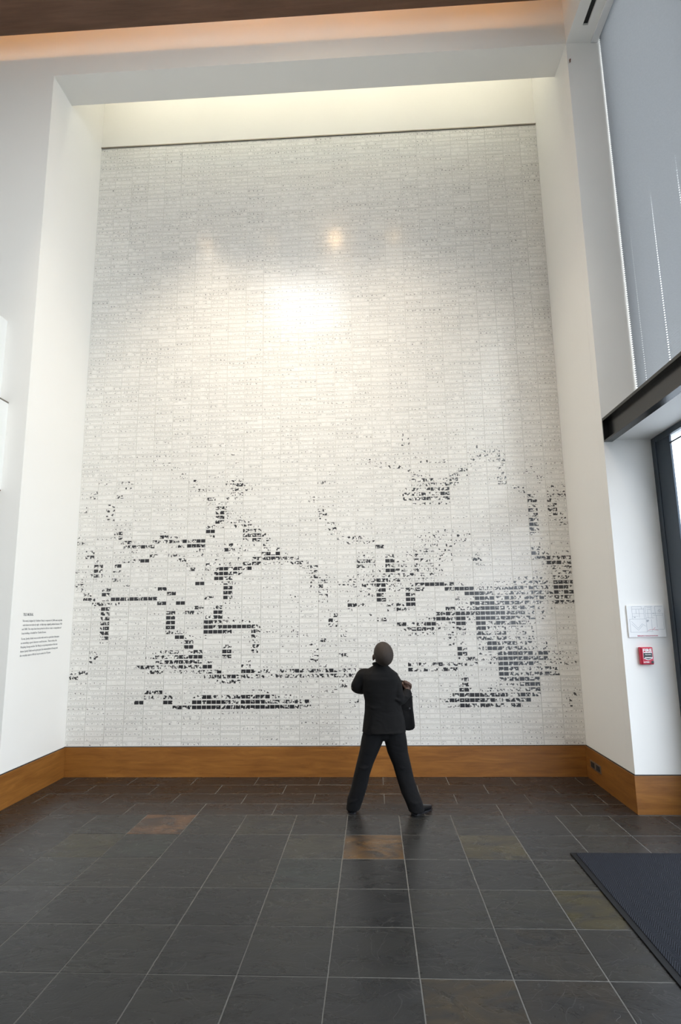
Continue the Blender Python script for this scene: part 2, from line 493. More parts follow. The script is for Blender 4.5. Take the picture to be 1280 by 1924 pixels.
# baseboards with a dark reveal line on top
def baseboard(name, boxes, mat, reveal):
    o = obj(name, box_bm(*boxes, bevel=.0015), mat, structure=True)
    r = obj('reveal_strip', box_bm(*reveal), M['reveal'], o)
BT = .012
baseboard('baseboard_back', [(BT, XR - BT, -BT, 0, 0, HB)], M['base_wood'], [(BT, XR - BT, -BT * .6, 0, HB, HB + .008)])
baseboard('baseboard_left', [(0, BT, D - BT, 0, 0, HB)], M['base_wood_side'], [(0, BT * .6, D - BT * .6, 0, HB, HB + .008)])
baseboard('baseboard_right', [(XR - BT, XR, D, 0, 0, HB)], M['base_wood_side'], [(XR - BT * .6, XR, D - BT * .6, 0, HB, HB + .008)])
baseboard('baseboard_front_right', [(XR - BT, XD, D - BT, D, 0, HB)], M['base_wood'], [(XR, XD, D - BT * .6, D, HB, HB + .008)])
baseboard('baseboard_front_left', [(XL, 0, D - BT, D, 0, HB)], M['base_wood'], [(XL, 0, D - BT * .6, D, HB, HB + .008)])

# outside paving
og = obj('outside_ground', box_bm((XD + .13, 60, -60, 40, -.2, -.02)), M['outside_ground'], structure=True)

# ------------------------------------------------------------------ glazed side: door wall and upper window
dr = struct_root('door_1', (XD, D, 0))
fw = .30
bx = [(XD, XD + .07, D - .285, D - .002, 0.0, 3.08)]
obj('jamb', box_bm((XD, XD + .03, D - .07, D - .001, 0, 3.08), bevel=.003), M['door_frame'], dr)
obj('stile', box_bm((XD + .006, XD + .026, D - .30, D - .072, 0.01, 3.03), bevel=.003), M['door_frame'], dr)
obj('head_rail', box_bm((XD, XD + .03, YE + .05, D - .071, 3.031, 3.082), bevel=.003), M['door_frame'], dr)
obj('transom_bar', box_bm((XD + .008, XD + .012, YE + .05, D - .301, 2.955, 2.968)), M['door_frame'], dr)
for yy in (-2.55, -3.9, -5.3, -6.7, -8.1, -9.6):
    obj('mullion', box_bm((XD, XD + .05, yy - .04, yy + .04, 0, 3.03), bevel=.003), M['door_frame'], dr)
obj('bottom_rail', box_bm((XD + .006, XD + .026, YE + .05, D - .301, 0, .16)), M['door_frame'], dr)
obj('pane', box_bm((XD + .013, XD + .019, YE + .05, D - .295, .15, 3.035)), M['door_glass'], dr)

wn_ = struct_root('window_1', (XD + .2, D, 3.24))
obj('frame', box_bm((XD + .06, XD + .14, D - .06, D, 3.24, ZH + .14), (XD + .06, XD + .14, YE, D - .06, 3.24, 3.30),
                    (XD + .06, XD + .14, YE, D - .06, ZH + .08, ZH + .14)), M['door_frame'], wn_)
for yy in (-2.6, -4.2, -5.8, -7.4, -9.0):
    obj('mullion', box_bm((XD + .06, XD + .14, yy - .03, yy + .03, 3.30, ZH + .08)), M['door_frame'], wn_)
obj('pane', box_bm((XD + .095, XD + .103, YE, D - .06, 3.30, ZH + .08)), M['glass'], wn_)
sk_ = struct_root('window_2', (2.05, -4.35, ZC))
obj('diffuser_pane', box_bm((SKX0, SKX1, SKY0, SKY1, ZC + .02, ZC + .03)), M['skylight'], sk_)
# pleated shade
sh = thing('pleated_shade', 'grey pleated fabric shade covering the tall upper window on the right', 'window shade', (XS, D - .022, 3.24))
def shade_mesh():
    bm = bmesh.new()
    y_hi, y_lo = D - .012, YSH
    cords = []; c = -1.295
    while c > y_lo + .2: cords.append(c); c -= .41
    ys = [y_hi]
    for c in cords: ys += [c + .006, c - .006]
    ys.append(y_lo)
    P = .0212; n = int((ZH + .1 - 3.25) / P); A = .011
    prev = None
    for i in range(2 * n + 1):
        z = 3.25 + i * P / 2
        x = XS + (A if i % 2 else -A)
        row = [bm.verts.new((x, yy, z)) for yy in ys]
        mid = [bm.verts.new((XS, yy, z + P / 4)) for yy in ys]
        if prev is not None:
            pr, pm = prev
            for k in range(len(ys) - 1):
                hole = k % 2 == 1
                if hole and i % 2 == 0:      # cord hole in the under-slope of each pleat
                    pass
                else:
                    bm.faces.new((pr[k], pr[k + 1], pm[k + 1], pm[k]))
                bm.faces.new((pm[k], pm[k + 1], row[k + 1], row[k]))
        prev = (row, mid)
    bmesh.ops.delete(bm, geom=[v for v in bm.verts if not v.link_faces], context='VERTS')
    return bm
obj('pleated_fabric', shade_mesh(), M['shade'], sh)
obj('head_rail', box_bm((5.525, 5.590, YSH, D - .002, ZH - .016, ZH - .0005), bevel=.002), M['white_plastic'], sh)
obj('bottom_rail', box_bm((XS - .018, XS + .018, YSH, D - .02, 3.241, 3.262), bevel=.002), M['white_plastic'], sh)

# ------------------------------------------------------------------ black steel beam
be = thing('steel_beam', 'black painted steel I-beam running along the glazed side above the door', 'beam', (XR, D, 3.07))
BX0, BX1, BZ0, BZ1 = XR + .003, 5.361, 3.068, 3.285
obj('bottom_flange', box_bm((BX0, BX1, YE, D - .001, BZ0, BZ0 + .014), bevel=.001), M['black_steel'], be)
obj('top_flange', box_bm((BX0, BX1, YE, D - .001, BZ1 - .026, BZ1), bevel=.001), M['black_steel'], be)
obj('web', box_bm((BX0 + .048, BX1, YE, D - .012, BZ0 + .014, BZ1 - .026)), M['black_steel'], be)
obj('end_plate', box_bm((BX0, BX1, D - .012, D - .001, BZ0 + .014, BZ1 - .026)), M['black_steel'], be)

# ------------------------------------------------------------------ lamps
cv = thing('cove_lamp', 'warm tube lamp hidden above the edge of the wood ceiling', 'lamp', (0, -1.62, ZC + .045))
x = XL + .2; k = 0
while x < XR - .6:
    L = 1.05 + .08 * math.sin(k * 2.3)
    b = bmesh.new(); add_cyl(b, (x + L / 2, -1.60 + .015 * math.sin(k * 1.7), ZC + .165), (1, 0, 0), .014, L, 10)
    obj('tube', b, M['cove_lamp'], cv, True)
    x += L + .10; k += 1
obj('channel', box_bm((XL + .1, XR - .1, -1.66, -1.55, ZC + .0455, ZC + .13)), M['white_plastic'], cv)

rl = thing('recess_lamp', 'white tube lamp hidden behind the header above the tile mural', 'lamp', (0, DH + .1, 8.0))
for i in range(4):
    b = bmesh.new(); add_cyl(b, (.16 + .62 + i * 1.24, DH + .10, 8.0), (1, 0, 0), .016, 1.16, 10)
    obj('tube', b, M['recess_lamp'], rl, True)
obj('channel', box_bm((.1, XR - .1, DH + .001, DH + .05, 7.96, 8.04)), M['white_plastic'], rl)

for xx, nm, mt in ((.69, 'dim round warm ceiling downlight, leftmost of the row of four', 'downlight_dim'),
                   (1.72, 'faint round warm ceiling downlight, second from the left of the row of four', 'downlight_faint'),
                   (2.75, 'bright round warm ceiling downlight second from the right of the row of four', 'downlight'),
                   (3.68, 'dim round warm ceiling downlight, rightmost of the row of four', 'downlight_dim')):
    r = thing('downlight', nm, 'lamp', (xx, -2.25, ZC), 'downlights in the wood ceiling')
    b = bmesh.new(); add_cyl(b, (xx, -2.25, ZC - .004), (0, 0, 1), .115, .008, 24)
    obj('trim_ring', b, M['chrome'], r)
    b = bmesh.new(); add_cyl(b, (xx, -2.25, ZC - .0095), (0, 0, 1), .10, .003, 24)
    obj('lens', b, M[mt], r)
    sp = bpy.data.lights.new('downlight_beam', 'SPOT'); sp.energy = 150 if xx < 1 else 108; sp.color = (1.0, .85, .66); sp.shadow_soft_size = .07
    sp.spot_size = math.radians(66); sp.spot_blend = 1.0
    so = bpy.data.objects.new('downlight_beam', sp); COL.objects.link(so)
    so.location = (xx, -2.25, ZC - .03)
    so.rotation_euler = Vector((.22 if xx < 1 else .04, .375, -.927)).to_track_quat('-Z', 'Y').to_euler()

# ------------------------------------------------------------------ tile mural
NC, NR = 26, 138
TW, TH = XR / NC, 7.012 / NR
MZ = HB + .008
mu = thing('tile_mural', 'huge wall mural of small white printed ceramic tiles with dark patches low down', 'mural', (XR / 2, -.002, MZ))
obj('backing', box_bm((.001, XR - .001, -.006, -.0002, MZ, MZ + NR * TH)), M['mural_back'], mu)
obj('top_edge_strip', box_bm((.001, XR - .001, -.026, -.0002, MZ + NR * TH, MZ + NR * TH + .015), bevel=.002), M['grey_metal'], mu)  # thin grey strip along the top edge of the tiles

def ink_at(pc, r):
    """plain abstract design: drifting contour lines and soft patches in the lower half"""
    q = pc - pc % 2
    x = (q + 1) * XR / 104; z = (r + .5) * TH
    lobes = 1.25 * math.exp(-((x - 1.25) / 1.0) ** 2 - ((z - 1.0) / 1.35) ** 2) + 1.05 * math.exp(-((x - 4.15) / 1.05) ** 2 - ((z - 1.15) / 1.45) ** 2)
    lobes = lobes * 1.2 + .42 * max(0, 1 - abs(z - 2.0) / 1.7)
    w = mnoise.noise(Vector((x * .9, z * 1.1, 3.7))) + .45 * mnoise.noise(Vector((x * 2.1, z * 2.4, 8.1)))
    line = max(0, 1 - abs(w - .05) / .085)
    line2 = max(0, 1 - abs(w + .28) / .06)
    fill = max(0, mnoise.noise(Vector((x * 1.15 + 4.0, z * 2.6, 21.3))) - .10) * 2.8
    v = lobes * (max(line, line2 * .9) * .9 + fill * max(0, 1 - z / 2.4))
    if .68 < z - .03 * math.sin(x * 2.1) < .78 and mnoise.noise(Vector((x * 2.2, z * 3, 40))) > -.12: v = max(v, .30 + .35 * rnd.random())
    if z < .36 or z > 3.45: v *= 0
    if v < .16: return 0.0
    return min(.80, .20 + v * .60 * (.55 + .8 * rnd.random()))

def tile_geo(bm, c, r, ox, oz, uvl, inkl):
    g = .0008
    x0, x1 = c * TW + g - ox, (c + 1) * TW - g - ox
    z0, z1 = MZ + r * TH + g - oz, MZ + (r + 1) * TH - g - oz
    y = -.0115 + rnd.uniform(-.0004, .0004); b = -.006; e = .0004
    xs = [x0 + (x1 - x0) * k / 4 for k in range(5)]
    xf = xs[:]; xf[0] += e; xf[4] -= e
    lo = [bm.verts.new((xx, y, z0 + e)) for xx in xf]; hi = [bm.verts.new((xx, y, z1 - e)) for xx in xf]
    for k in range(4):
        f = bm.faces.new((lo[k], lo[k + 1], hi[k + 1], hi[k]))
        ik = ink_at(c * 4 + k, r)
        for lp, (uu, vv) in zip(f.loops, ((k, .02), (k + 1, .02), (k + 1, .98), (k, .98))):
            uu = c * 4 + min(max(uu, k + .002), k + .998)
            lp[uvl].uv = (uu, r + vv); lp[inkl] = (ik, ik, ik, 1)
    cb = [bm.verts.new(p) for p in ((x0, b, z0), (x1, b, z0), (x1, b, z1), (x0, b, z1))]
    sides = (([cb[0], cb[1]] + lo[::-1]), ([cb[1], cb[2], hi[4], lo[4]]), ([cb[2], cb[3]] + hi), ([cb[3], cb[0], lo[0], hi[0]]))
    for s in sides:
        f = bm.faces.new(s)
        for lp in f.loops:
            lp[uvl].uv = (c * 4 + .01, r + .01); lp[inkl] = (0, 0, 0, 1)

def tile_layers(bm):
    return bm.loops.layers.uv.new('print'), bm.loops.layers.float_color.new('ink')
count = 0
rest = bmesh.new(); RL = tile_layers(rest)
for r in range(NR):
    for c in range(NC):
        if count < 300:
            bm = bmesh.new(); l1, l2 = tile_layers(bm)
            ox, oz = (c + .5) * TW, MZ + (r + .5) * TH
            tile_geo(bm, c, r, ox, oz, l1, l2)
            me = bpy.data.meshes.new('tile'); bm.to_mesh(me); bm.free(); me.materials.append(M['tile_print'])
            o = bpy.data.objects.new('tile', me); COL.objects.link(o); o.parent = mu
            o.location = (ox - XR / 2, .002, oz - MZ)
            count += 1
        else:
            tile_geo(rest, c, r, 0, 0, *RL)
o = obj('tile_field', rest, M['tile_print'], mu); o['kind'] = 'stuff'

# ------------------------------------------------------------------ lettering on the left niche wall
lines = ['This mural, designed by Yoshiteru Otani, is composed of 3,588 comic strip tiles',
         '- each about two inches by eight - of daily strips originally published between 1950',
         'and 2000. The strips have been printed on tile to create a composition of',
         'Lucy holding a football for Charlie Brown.', None,
         'To me, Sparky Schulz was an artist with work in a particular dimension',
         'as something a good observer could become... These artists, the',
         'Morphing Snoopy and the Tile Mural, are my interpretation of the two',
         'themes Sparky Schulz used in great part; the metamorphosis of Snoopy and',
         'the everyday aspect of life by Lucy in comics for 50 years.']
widths = [.70, .70, .69, .41, 0, .66, .62, .635, .645, .52]
bm = bmesh.new()
def onleft(y, z): return basis((.0006, y, z), (0, 1, 0), (0, 0, 1), (1, 0, 0))
merge(bm, text_bm('TILE MURAL', .036, bold=.0006, width=.165), onleft(-.92, 1.632))
z = 1.578
for s, wd in zip(lines, widths):
    if s is None: z -= .012; continue
    merge(bm, text_bm(s, .026, width=wd), onleft(-.925, z)); z -= .0375
wt = obj('wall_text', bm, M['text_grey'])
tag(wt, 'small grey exhibit text lettered on the white wall left of the tile mural', 'lettering')

# ------------------------------------------------------------------ evacuation plan
pb = thing('evacuation_plan', 'white board with a line-drawn floor plan above the red fire alarm', 'sign', (5.488, D, 1.376))
PX0, PX1, PZ0, PZ1 = 5.337, 5.641, 1.377, 1.640
obj('board', box_bm((PX0, PX1, D - .014, D - .001, PZ0, PZ1), bevel=.0015), M['white_plastic'], pb)
def L(bm, u0, v0, u1, v1, t=.0011):
    a = Vector((PX0 + u0 * (PX1 - PX0), PZ0 + v0 * (PZ1 - PZ0))); b = Vector((PX0 + u1 * (PX1 - PX0), PZ0 + v1 * (PZ1 - PZ0)))
    d = (b - a); n = Vector((-d.y, d.x)).normalized() * t
    vv = [bm.verts.new((p.x, D - .0146, p.y)) for p in (a + n, b + n, b - n, a - n)]
    vb = [bm.verts.new((p.co.x, D - .0138, p.co.z)) for p in vv]
    bm.faces.new(vv)
    for i in range(4): bm.faces.new((vv[i], vv[(i + 1) % 4], vb[(i + 1) % 4], vb[i]))
bm = bmesh.new()
for s in [(.06, .16, .50, .16), (.50, .16, .50, .97), (.06, .57, .50, .57), (.14, .57, .14, .96), (.14, .96, .40, .96), (.40, .96, .40, .88), (.14, .88, .46, .88),
          (.14, .74, .46, .74), (.25, .74, .25, .88), (.33, .62, .33, .88), (.14, .66, .30, .66), (.46, .57, .46, .92), (.50, .96, .70, .96), (.66, .60, .66, .96),
          (.50, .60, .72, .60), (.54, .86, .64, .86), (.54, .92, .64, .92), (.50, .74, .66, .74), (.56, .60, .56, .84), (.70, .74, .98, .74), (.70, .68, .96, .68),
          (.76, .70, .76, .96), (.76, .96, .96, .96), (.96, .24, .96, .74), (.78, .30, .78, .68), (.72, .24, .96, .24), (.64, .20, .64, .56), (.50, .18, .66, .18),
          (.10, .50, .27, .28), (.27, .28, .38, .42), (.38, .42, .48, .34), (.10, .42, .27, .22), (.27, .22, .40, .38), (.06, .57, .06, .16), (.84, .82, .88, .86), (.88, .86, .91, .82), (.91, .82, .88, .78), (.88, .78, .84, .82)]:
    L(bm, *s)
obj('plan_lines', bm, M['print_grey'], pb)
bm = bmesh.new(); L(bm, .51, .52, .57, .52, .006); L(bm, .51, .49, .55, .49, .004); L(bm, .18, .62, .22, .62, .004); L(bm, .68, .74, .73, .74, .003)
obj('plan_marks', bm, M['print_grey'], pb)
bm = bmesh.new(); L(bm, .52, .21, .60, .235); L(bm, .60, .235, .66, .235); L(bm, .66, .235, .72, .30); L(bm, .66, .235, .80, .215)
merge(bm, text_bm('EMERGENCY EVACUATION PLAN', .012, bold=.0003, width=.165), basis((PX0 + .068, D - .0146, PZ0 + .008), (1, 0, 0), (0, 0, 1), (0, -1, 0)))
obj('red_caption', bm, M['print_red'], pb)

# ------------------------------------------------------------------ fire alarm
fa = thing('fire_alarm', 'red fire alarm pull station with white FIRE lettering below the floor plan', 'fire alarm', (5.455, D, 1.155))
AX0, AX1, AZ0, AZ1 = 5.405, 5.507, 1.158, 1.298
obj('body', box_bm((AX0, AX1, D - .040, D - .001, AZ0, AZ1), bevel=.006, seg=2), M['red'], fa, False)
obj('face_plate', box_bm((AX0 + .008, AX1 - .004, D - .047, D - .038, AZ0 + .006, AZ1 - .005), bevel=.003), M['red'], fa)
def onface(x, z, d=.0475): return basis((x, D - d, z), (1, 0, 0), (0, 0, 1), (0, -1, 0))
bm = bmesh.new(); merge(bm, text_bm('FIRE', .034, bold=.0012, width=.072), onface(AX0 + .016, AZ1 - .036))
obj('fire_lettering', bm, M['white_plastic'], fa); bm = bmesh.new()
merge(bm, text_bm('NOTIFIER', .012, bold=.0006, width=.046), onface(AX0 + .016, AZ0 + .017))
obj('maker_lettering', bm, M['white_plastic'], fa)
def prism(pts, y0, y1):
    bm = bmesh.new()
    a = [bm.verts.new((x, y0, z)) for x, z in pts]; b = [bm.verts.new((x, y1, z)) for x, z in pts]
    bm.faces.new(a); bm.faces.new(b[::-1])
    for i in range(len(pts)): bm.faces.new((a[i], a[(i + 1) % len(pts)], b[(i + 1) % len(pts)], b[i]))
    return bm
fx0, fx1 = AX0 + .018, AX1 - .012
obj('handle_frame', prism([(fx0, AZ0 + .099), (fx1, AZ0 + .099), (fx1, AZ0 + .050), ((fx0 + fx1) / 2, AZ0 + .038), (fx0, AZ0 + .050)], D - .0475, D - .044), M['chrome'], fa)
obj('handle', prism([(fx0 + .003, AZ0 + .096), (fx1 - .003, AZ0 + .096), (fx1 - .003, AZ0 + .052), ((fx0 + fx1) / 2, AZ0 + .042), (fx0 + .003, AZ0 + .052)], D - .052, D - .047), M['black_plastic'], fa)
obj('handle_bar', box_bm((fx0 + .004, fx1 - .004, D - .058, D - .051, AZ0 + .054, AZ0 + .060), bevel=.001), M['chrome'], fa)
bm = bmesh.new(); merge(bm, text_bm('PULL DOWN', .010, bold=.0003, width=.044), onface(fx0 + .013, AZ0 + .079, .0525))
obj('handle_lettering', bm, M['white_plastic'], fa)
bm = bmesh.new(); add_cyl(bm, (AX1 - .016, D - .049, AZ0 + .021), (0, 1, 0), .010, .006, 20); add_cyl(bm, (AX1 - .016, D - .053, AZ0 + .021), (0, 1, 0), .006, .004, 16)
obj('key_lock', bm, M['black_plastic'], fa)

# small hook high on the right front wall
hk = thing('wall_hook', 'tiny brown hook high on the white wall by the header corner', 'hook', (5.307, D, 7.0))
b = bmesh.new(); add_cyl(b, (5.307, D - .006, 7.018), (0, 1, 0), .008, .010, 10); obj('rose', b, M['hook_and_shade_brown'], hk)
b = bmesh.new(); add_cyl(b, (5.305, D - .014, 7.004), (.15, 0, 1), .006, .034, 8); obj('prong', b, M['hook_and_shade_brown'], hk)

# ------------------------------------------------------------------ power outlets in the right baseboard
for i, (y0, y1, lab) in enumerate(((-.255, -.125, 'metal outlet plate in the right baseboard, the one nearer the mural'), (-.392, -.262, 'metal outlet plate in the right baseboard, the one farther from the mural'))):
    xo = XR - BT
    t_ = thing('power_outlet', lab, 'outlet', (xo, (y0 + y1) / 2, .117), 'outlets in the right baseboard')
    cp_ = obj('cover_plate', box_bm((xo - .004, xo, y0, y1, .117, .190), bevel=.001), M['grey_metal'], t_)
    obj('socket', box_bm((xo - .0065, xo - .0042, y0 + .022, y1 - .022, .130, .177)), M['dark_gap'], cp_)

# ------------------------------------------------------------------ white boxes on the left front wall
b1 = thing('wall_panel', 'white panel on the left front wall, the upper of two at the photo edge', 'panel', (-.45, D, 3.63), 'white panels on the left wall')
obj('board', box_bm((-1.30, -.268, D - .13, D - .001, 3.668, 4.46), bevel=.004), M['panel_white'], b1)
obj('face_sheet', box_bm((-1.29, -.275, D - .136, D - .1305, 3.676, 4.452)), M['white_plastic'], b1)
b2 = thing('wall_panel', 'white panel on the left front wall, the lower of two at the photo edge', 'panel', (-.45, D, 2.78), 'white panels on the left wall')
obj('board', box_bm((-1.30, -.186, D - .13, D - .001, 2.780, 3.615), bevel=.004), M['panel_white'], b2)
obj('top_strip', box_bm((-1.30, -.186, D - .13, D - .001, 3.616, 3.628)), M['grey_metal'], b2)
obj('shaded_underside', box_bm((-1.29, -.190, D - .125, D - .002, 2.770, 2.7795)), M['hook_and_shade_brown'], b2)  # brown colour paints the shade on the panel's underside

# ------------------------------------------------------------------ entrance mat
em = thing('entrance_mat', 'dark blue-grey herringbone entrance mat with a black rubber edge', 'mat', (5.1, -3.2, 0))
EX0, EX1, EY0, EY1 = 4.492, XD - .06, -5.2, -1.902
obj('carpet', box_bm((EX0 + .035, EX1 - .035, EY0 + .02, EY1 - .012, .001, .010)), M['carpet'], em)
obj('edging', box_bm((EX0, EX0 + .035, EY0, EY1, .0008, .0075), (EX1 - .035, EX1, EY0, EY1, .0008, .0075),
                     (EX0 + .035, EX1 - .035, EY1 - .012, EY1, .0008, .0075), (EX0 + .035, EX1 - .035, EY0, EY0 + .02, .0008, .0075)), M['mat_edge'], em)

# ------------------------------------------------------------------ the person
def loft(bm, rings, seg=28, power=2.4, cap=True):
    """rings: (cx, cy, cz, rx, ry) horizontal rings, or (centre, ex, ey, rx, ry)"""
    loops = []
    for rg in rings:
        if len(rg) == 5 and not isinstance(rg[0], Vector):
            cx, cy, cz, rx, ry = rg; c = Vector((cx, cy, cz)); ex, ey = Vector((1, 0, 0)), Vector((0, 1, 0))
        else: c, ex, ey, rx, ry = rg
        lp = []
        for k in range(seg):
            a = 2 * math.pi * k / seg; ca, sa = math.cos(a), math.sin(a)
            px = math.copysign(abs(ca) ** (2 / power), ca) * rx; py = math.copysign(abs(sa) ** (2 / power), sa) * ry
            lp.append(bm.verts.new(c + ex * px + ey * py))
        loops.append(lp)
    for a, b in zip(loops, loops[1:]):
        for k in range(seg): bm.faces.new((a[k], a[(k + 1) % seg], b[(k + 1) % seg], b[k]))
    if cap:
        bm.faces.new(loops[0][::-1]); bm.faces.new(loops[-1])

def tube(bm, pts, radii, seg=20, power=2.0, flat=1.0, sub=4):
    """smooth tapered limb through points"""
    P = [Vector(p) for p in pts]
    PP, RR = [], []
    for i in range(len(P) - 1):
        p0 = P[max(i - 1, 0)]; p1, p2 = P[i], P[i + 1]; p3 = P[min(i + 2, len(P) - 1)]
        for s in range(sub):
            t = s / sub
            PP.append(.5 * ((2 * p1) + (p2 - p0) * t + (2 * p0 - 5 * p1 + 4 * p2 - p3) * t * t + (3 * p1 - p0 - 3 * p2 + p3) * t ** 3))
            RR.append(radii[i] * (1 - t) + radii[i + 1] * t)
    PP.append(P[-1]); RR.append(radii[-1])
    rings = []
    ref = Vector((0, 1, 0.01))
    for i, p in enumerate(PP):
        d = (PP[min(i + 1, len(PP) - 1)] - PP[max(i - 1, 0)]).normalized()
        ex = d.cross(ref)
        if ex.length < .05: ex = d.cross(Vector((1, 0, 0)))
        ex.normalize(); ey = ex.cross(d).normalized(); ref = ey
        rings.append((p, ex, ey, RR[i], RR[i] * flat))
    loft(bm, rings, seg, power)

def ball(bm, c, r, mt=None):
    m4 = Matrix.Translation(Vector(c)) @ (mt if mt is not None else Matrix()) @ Matrix.Diagonal((r[0], r[1], r[2], 1))
    bmesh.ops.create_uvsphere(bm, u_segments=24, v_segments=16, radius=1, matrix=m4)

def fuse(name, bm, mat, parent, voxel=.007, smooth_it=6):
    """fuse overlapping closed pieces into one continuous skin"""
    bmesh.ops.recalc_face_normals(bm, faces=list(bm.faces))
    me = bpy.data.meshes.new('f'); bm.to_mesh(me); bm.free()
    o = bpy.data.objects.new('f', me); COL.objects.link(o)
    r = o.modifiers.new('r', 'REMESH'); r.mode = 'VOXEL'; r.voxel_size = voxel
    s = o.modifiers.new('s', 'SMOOTH'); s.factor = .5; s.iterations = smooth_it
    dg = bpy.context.evaluated_depsgraph_get(); dg.update()
    res = bpy.data.meshes.new_from_object(o.evaluated_get(dg))
    bpy.data.objects.remove(o); bpy.data.meshes.remove(me)
    b2 = bmesh.new(); b2.from_mesh(res); bpy.data.meshes.remove(res)
    return obj(name, b2, mat, parent, True)

pe = thing('person', 'person in a dark suit seen from behind, legs apart, looking up at the mural', 'person', (3.27, -1.10, 0))
HC = Vector((3.285, -1.245, 1.268))                 # head centre
tilt = Matrix.Rotation(math.radians(38), 4, 'X') @ Matrix.Rotation(math.radians(15), 4, 'Z')   # face (+Y) tips up
tilt = Matrix.Rotation(math.radians(6), 4, 'Y') @ tilt
def hp(x, y, z): return HC + (tilt @ Vector((x, y, z)))

# body: one continuous skin (head, neck, trunk, arms, legs)
bm = bmesh.new()
ball(bm, hp(0, -.016, .024), (.077, .104, .090), tilt)           # skull
ball(bm, hp(0, .030, -.035), (.058, .062, .072), tilt)           # face
ball(bm, hp(0, .062, -.078), (.030, .026, .022), tilt)           # chin
ball(bm, hp(0, .093, -.022), (.012, .017, .019), tilt)           # nose
ball(bm, hp(0, .084, -.053), (.024, .012, .011), tilt)           # lips
for s in (-1, 1):
    ball(bm, hp(s * .027, .072, .017), (.020, .016, .009), tilt) # brow
    ball(bm, hp(s * .079, -.004, -.018), (.010, .019, .031), tilt) # ear
    ball(bm, hp(s * .034, .060, -.032), (.020, .018, .018), tilt) # cheek
tube(bm, [(3.262, -1.185, 1.13), (3.268, -1.20, 1.20), hp(0, -.015, -.045)], [.050, .047, .050])
loft(bm, [(3.281, -1.10, .60, .14, .09), (3.28, -1.12, .80, .12, .085), (3.265, -1.16, .98, .125, .085), (3.262, -1.185, 1.08, .135, .08), (3.26, -1.19, 1.13, .10, .06), (3.262, -1.19, 1.16, .05, .05)])
tube(bm, [(3.145, -1.19, 1.095), (3.083, -1.18, 1.055), (3.050, -1.155, .995), (3.10, -1.03, .965), (3.17, -.975, .955)], [.045, .040, .036, .028, .022])
tube(bm, [(3.375, -1.19, 1.08), (3.392, -1.195, .985), (3.405, -1.17, .895), (3.46, -1.125, .935), (3.492, -1.095, .972)], [.045, .040, .036, .028, .022])
tube(bm, [(3.20, -1.10, .62), (3.156, -1.10, .492), (3.104, -1.095, .345), (3.062, -1.09, .195), (3.006, -1.065, .05)], [.080, .066, .05, .045, .032])
tube(bm, [(3.36, -1.10, .62), (3.388, -1.10, .478), (3.432, -1.108, .33), (3.478, -1.12, .167), (3.528, -1.105, .05)], [.080, .066, .05, .045, .032])
# right hand gripping the lapel: palm, four curled fingers, thumb
ball(bm, (3.492, -1.090, .996), (.034, .019, .026), Matrix.Rotation(.55, 4, 'Y'))
for k, (ox, oz, ln) in enumerate(((-.026, .024, .030), (-.010, .020, .034), (.008, .011, .033), (.022, -.001, .027))):
    b0 = Vector((3.490 + ox, -1.098, .996 + oz)); 
    tube(bm, [b0, b0 + Vector((.004, -.006, .012)), b0 + Vector((-.002, .018, .018)), b0 + Vector((-.008, .034, .006)), b0 + Vector((-.010, .028, -.008))], [.0095, .0098, .0092, .0082, .0070], seg=10, sub=3)
tube(bm, [(3.470, -1.098, .985), (3.457, -1.092, 1.002), (3.448, -1.078, 1.020), (3.447, -1.062, 1.028)], [.011, .0105, .0095, .008], seg=10, sub=3)
# left hand on the front of the waist
ball(bm, (3.20, -.965, .955), (.036, .018, .028))
for k in range(4):
    b0 = Vector((3.222, -.962 , .974 - k * .0135))
    tube(bm, [b0, b0 + Vector((.022, .004, 0)), b0 + Vector((.038, -.006, -.002)), b0 + Vector((.046, -.018, -.004))], [.0088, .0085, .0078, .0065], seg=10, sub=3)
tube(bm, [(3.19, -.968, .975), (3.205, -.974, .995), (3.222, -.98, 1.002)], [.0105, .0098, .008], seg=10, sub=3)
body = fuse('body', bm, M['skin'], pe, .0048, 3)
for s in (-1, 1):
    b = bmesh.new(); ball(b, hp(s * .027, .080, .004), (.010, .008, .006), tilt); e = obj('eye', b, M['eye'], pe, True)
    b = bmesh.new(); ball(b, hp(s * .027, .0875, .004), (.0045, .0025, .0045), tilt); obj('pupil', b, M['black_plastic'], e, True)
# cropped hair cap
bm = bmesh.new()
ball(bm, hp(0, -.0175, .025), (.0800, .1065, .0925), tilt)
inv = tilt.inverted()
kill = []
for v in bm.verts:
    l = inv @ (v.co - HC)
    if l.y > .055 + .35 * (l.z - .06) or l.z < -.045 - .3 * max(0, -l.y - .05): kill.append(v)
bmesh.ops.delete(bm, geom=kill, context='VERTS')
r_ = bmesh.ops.extrude_face_region(bm, geom=list(bm.faces))
for v in r_['geom']:
    if isinstance(v, bmesh.types.BMVert): v.co += (HC - v.co) * .03
obj('hair', bm, M['hair'], pe, True)

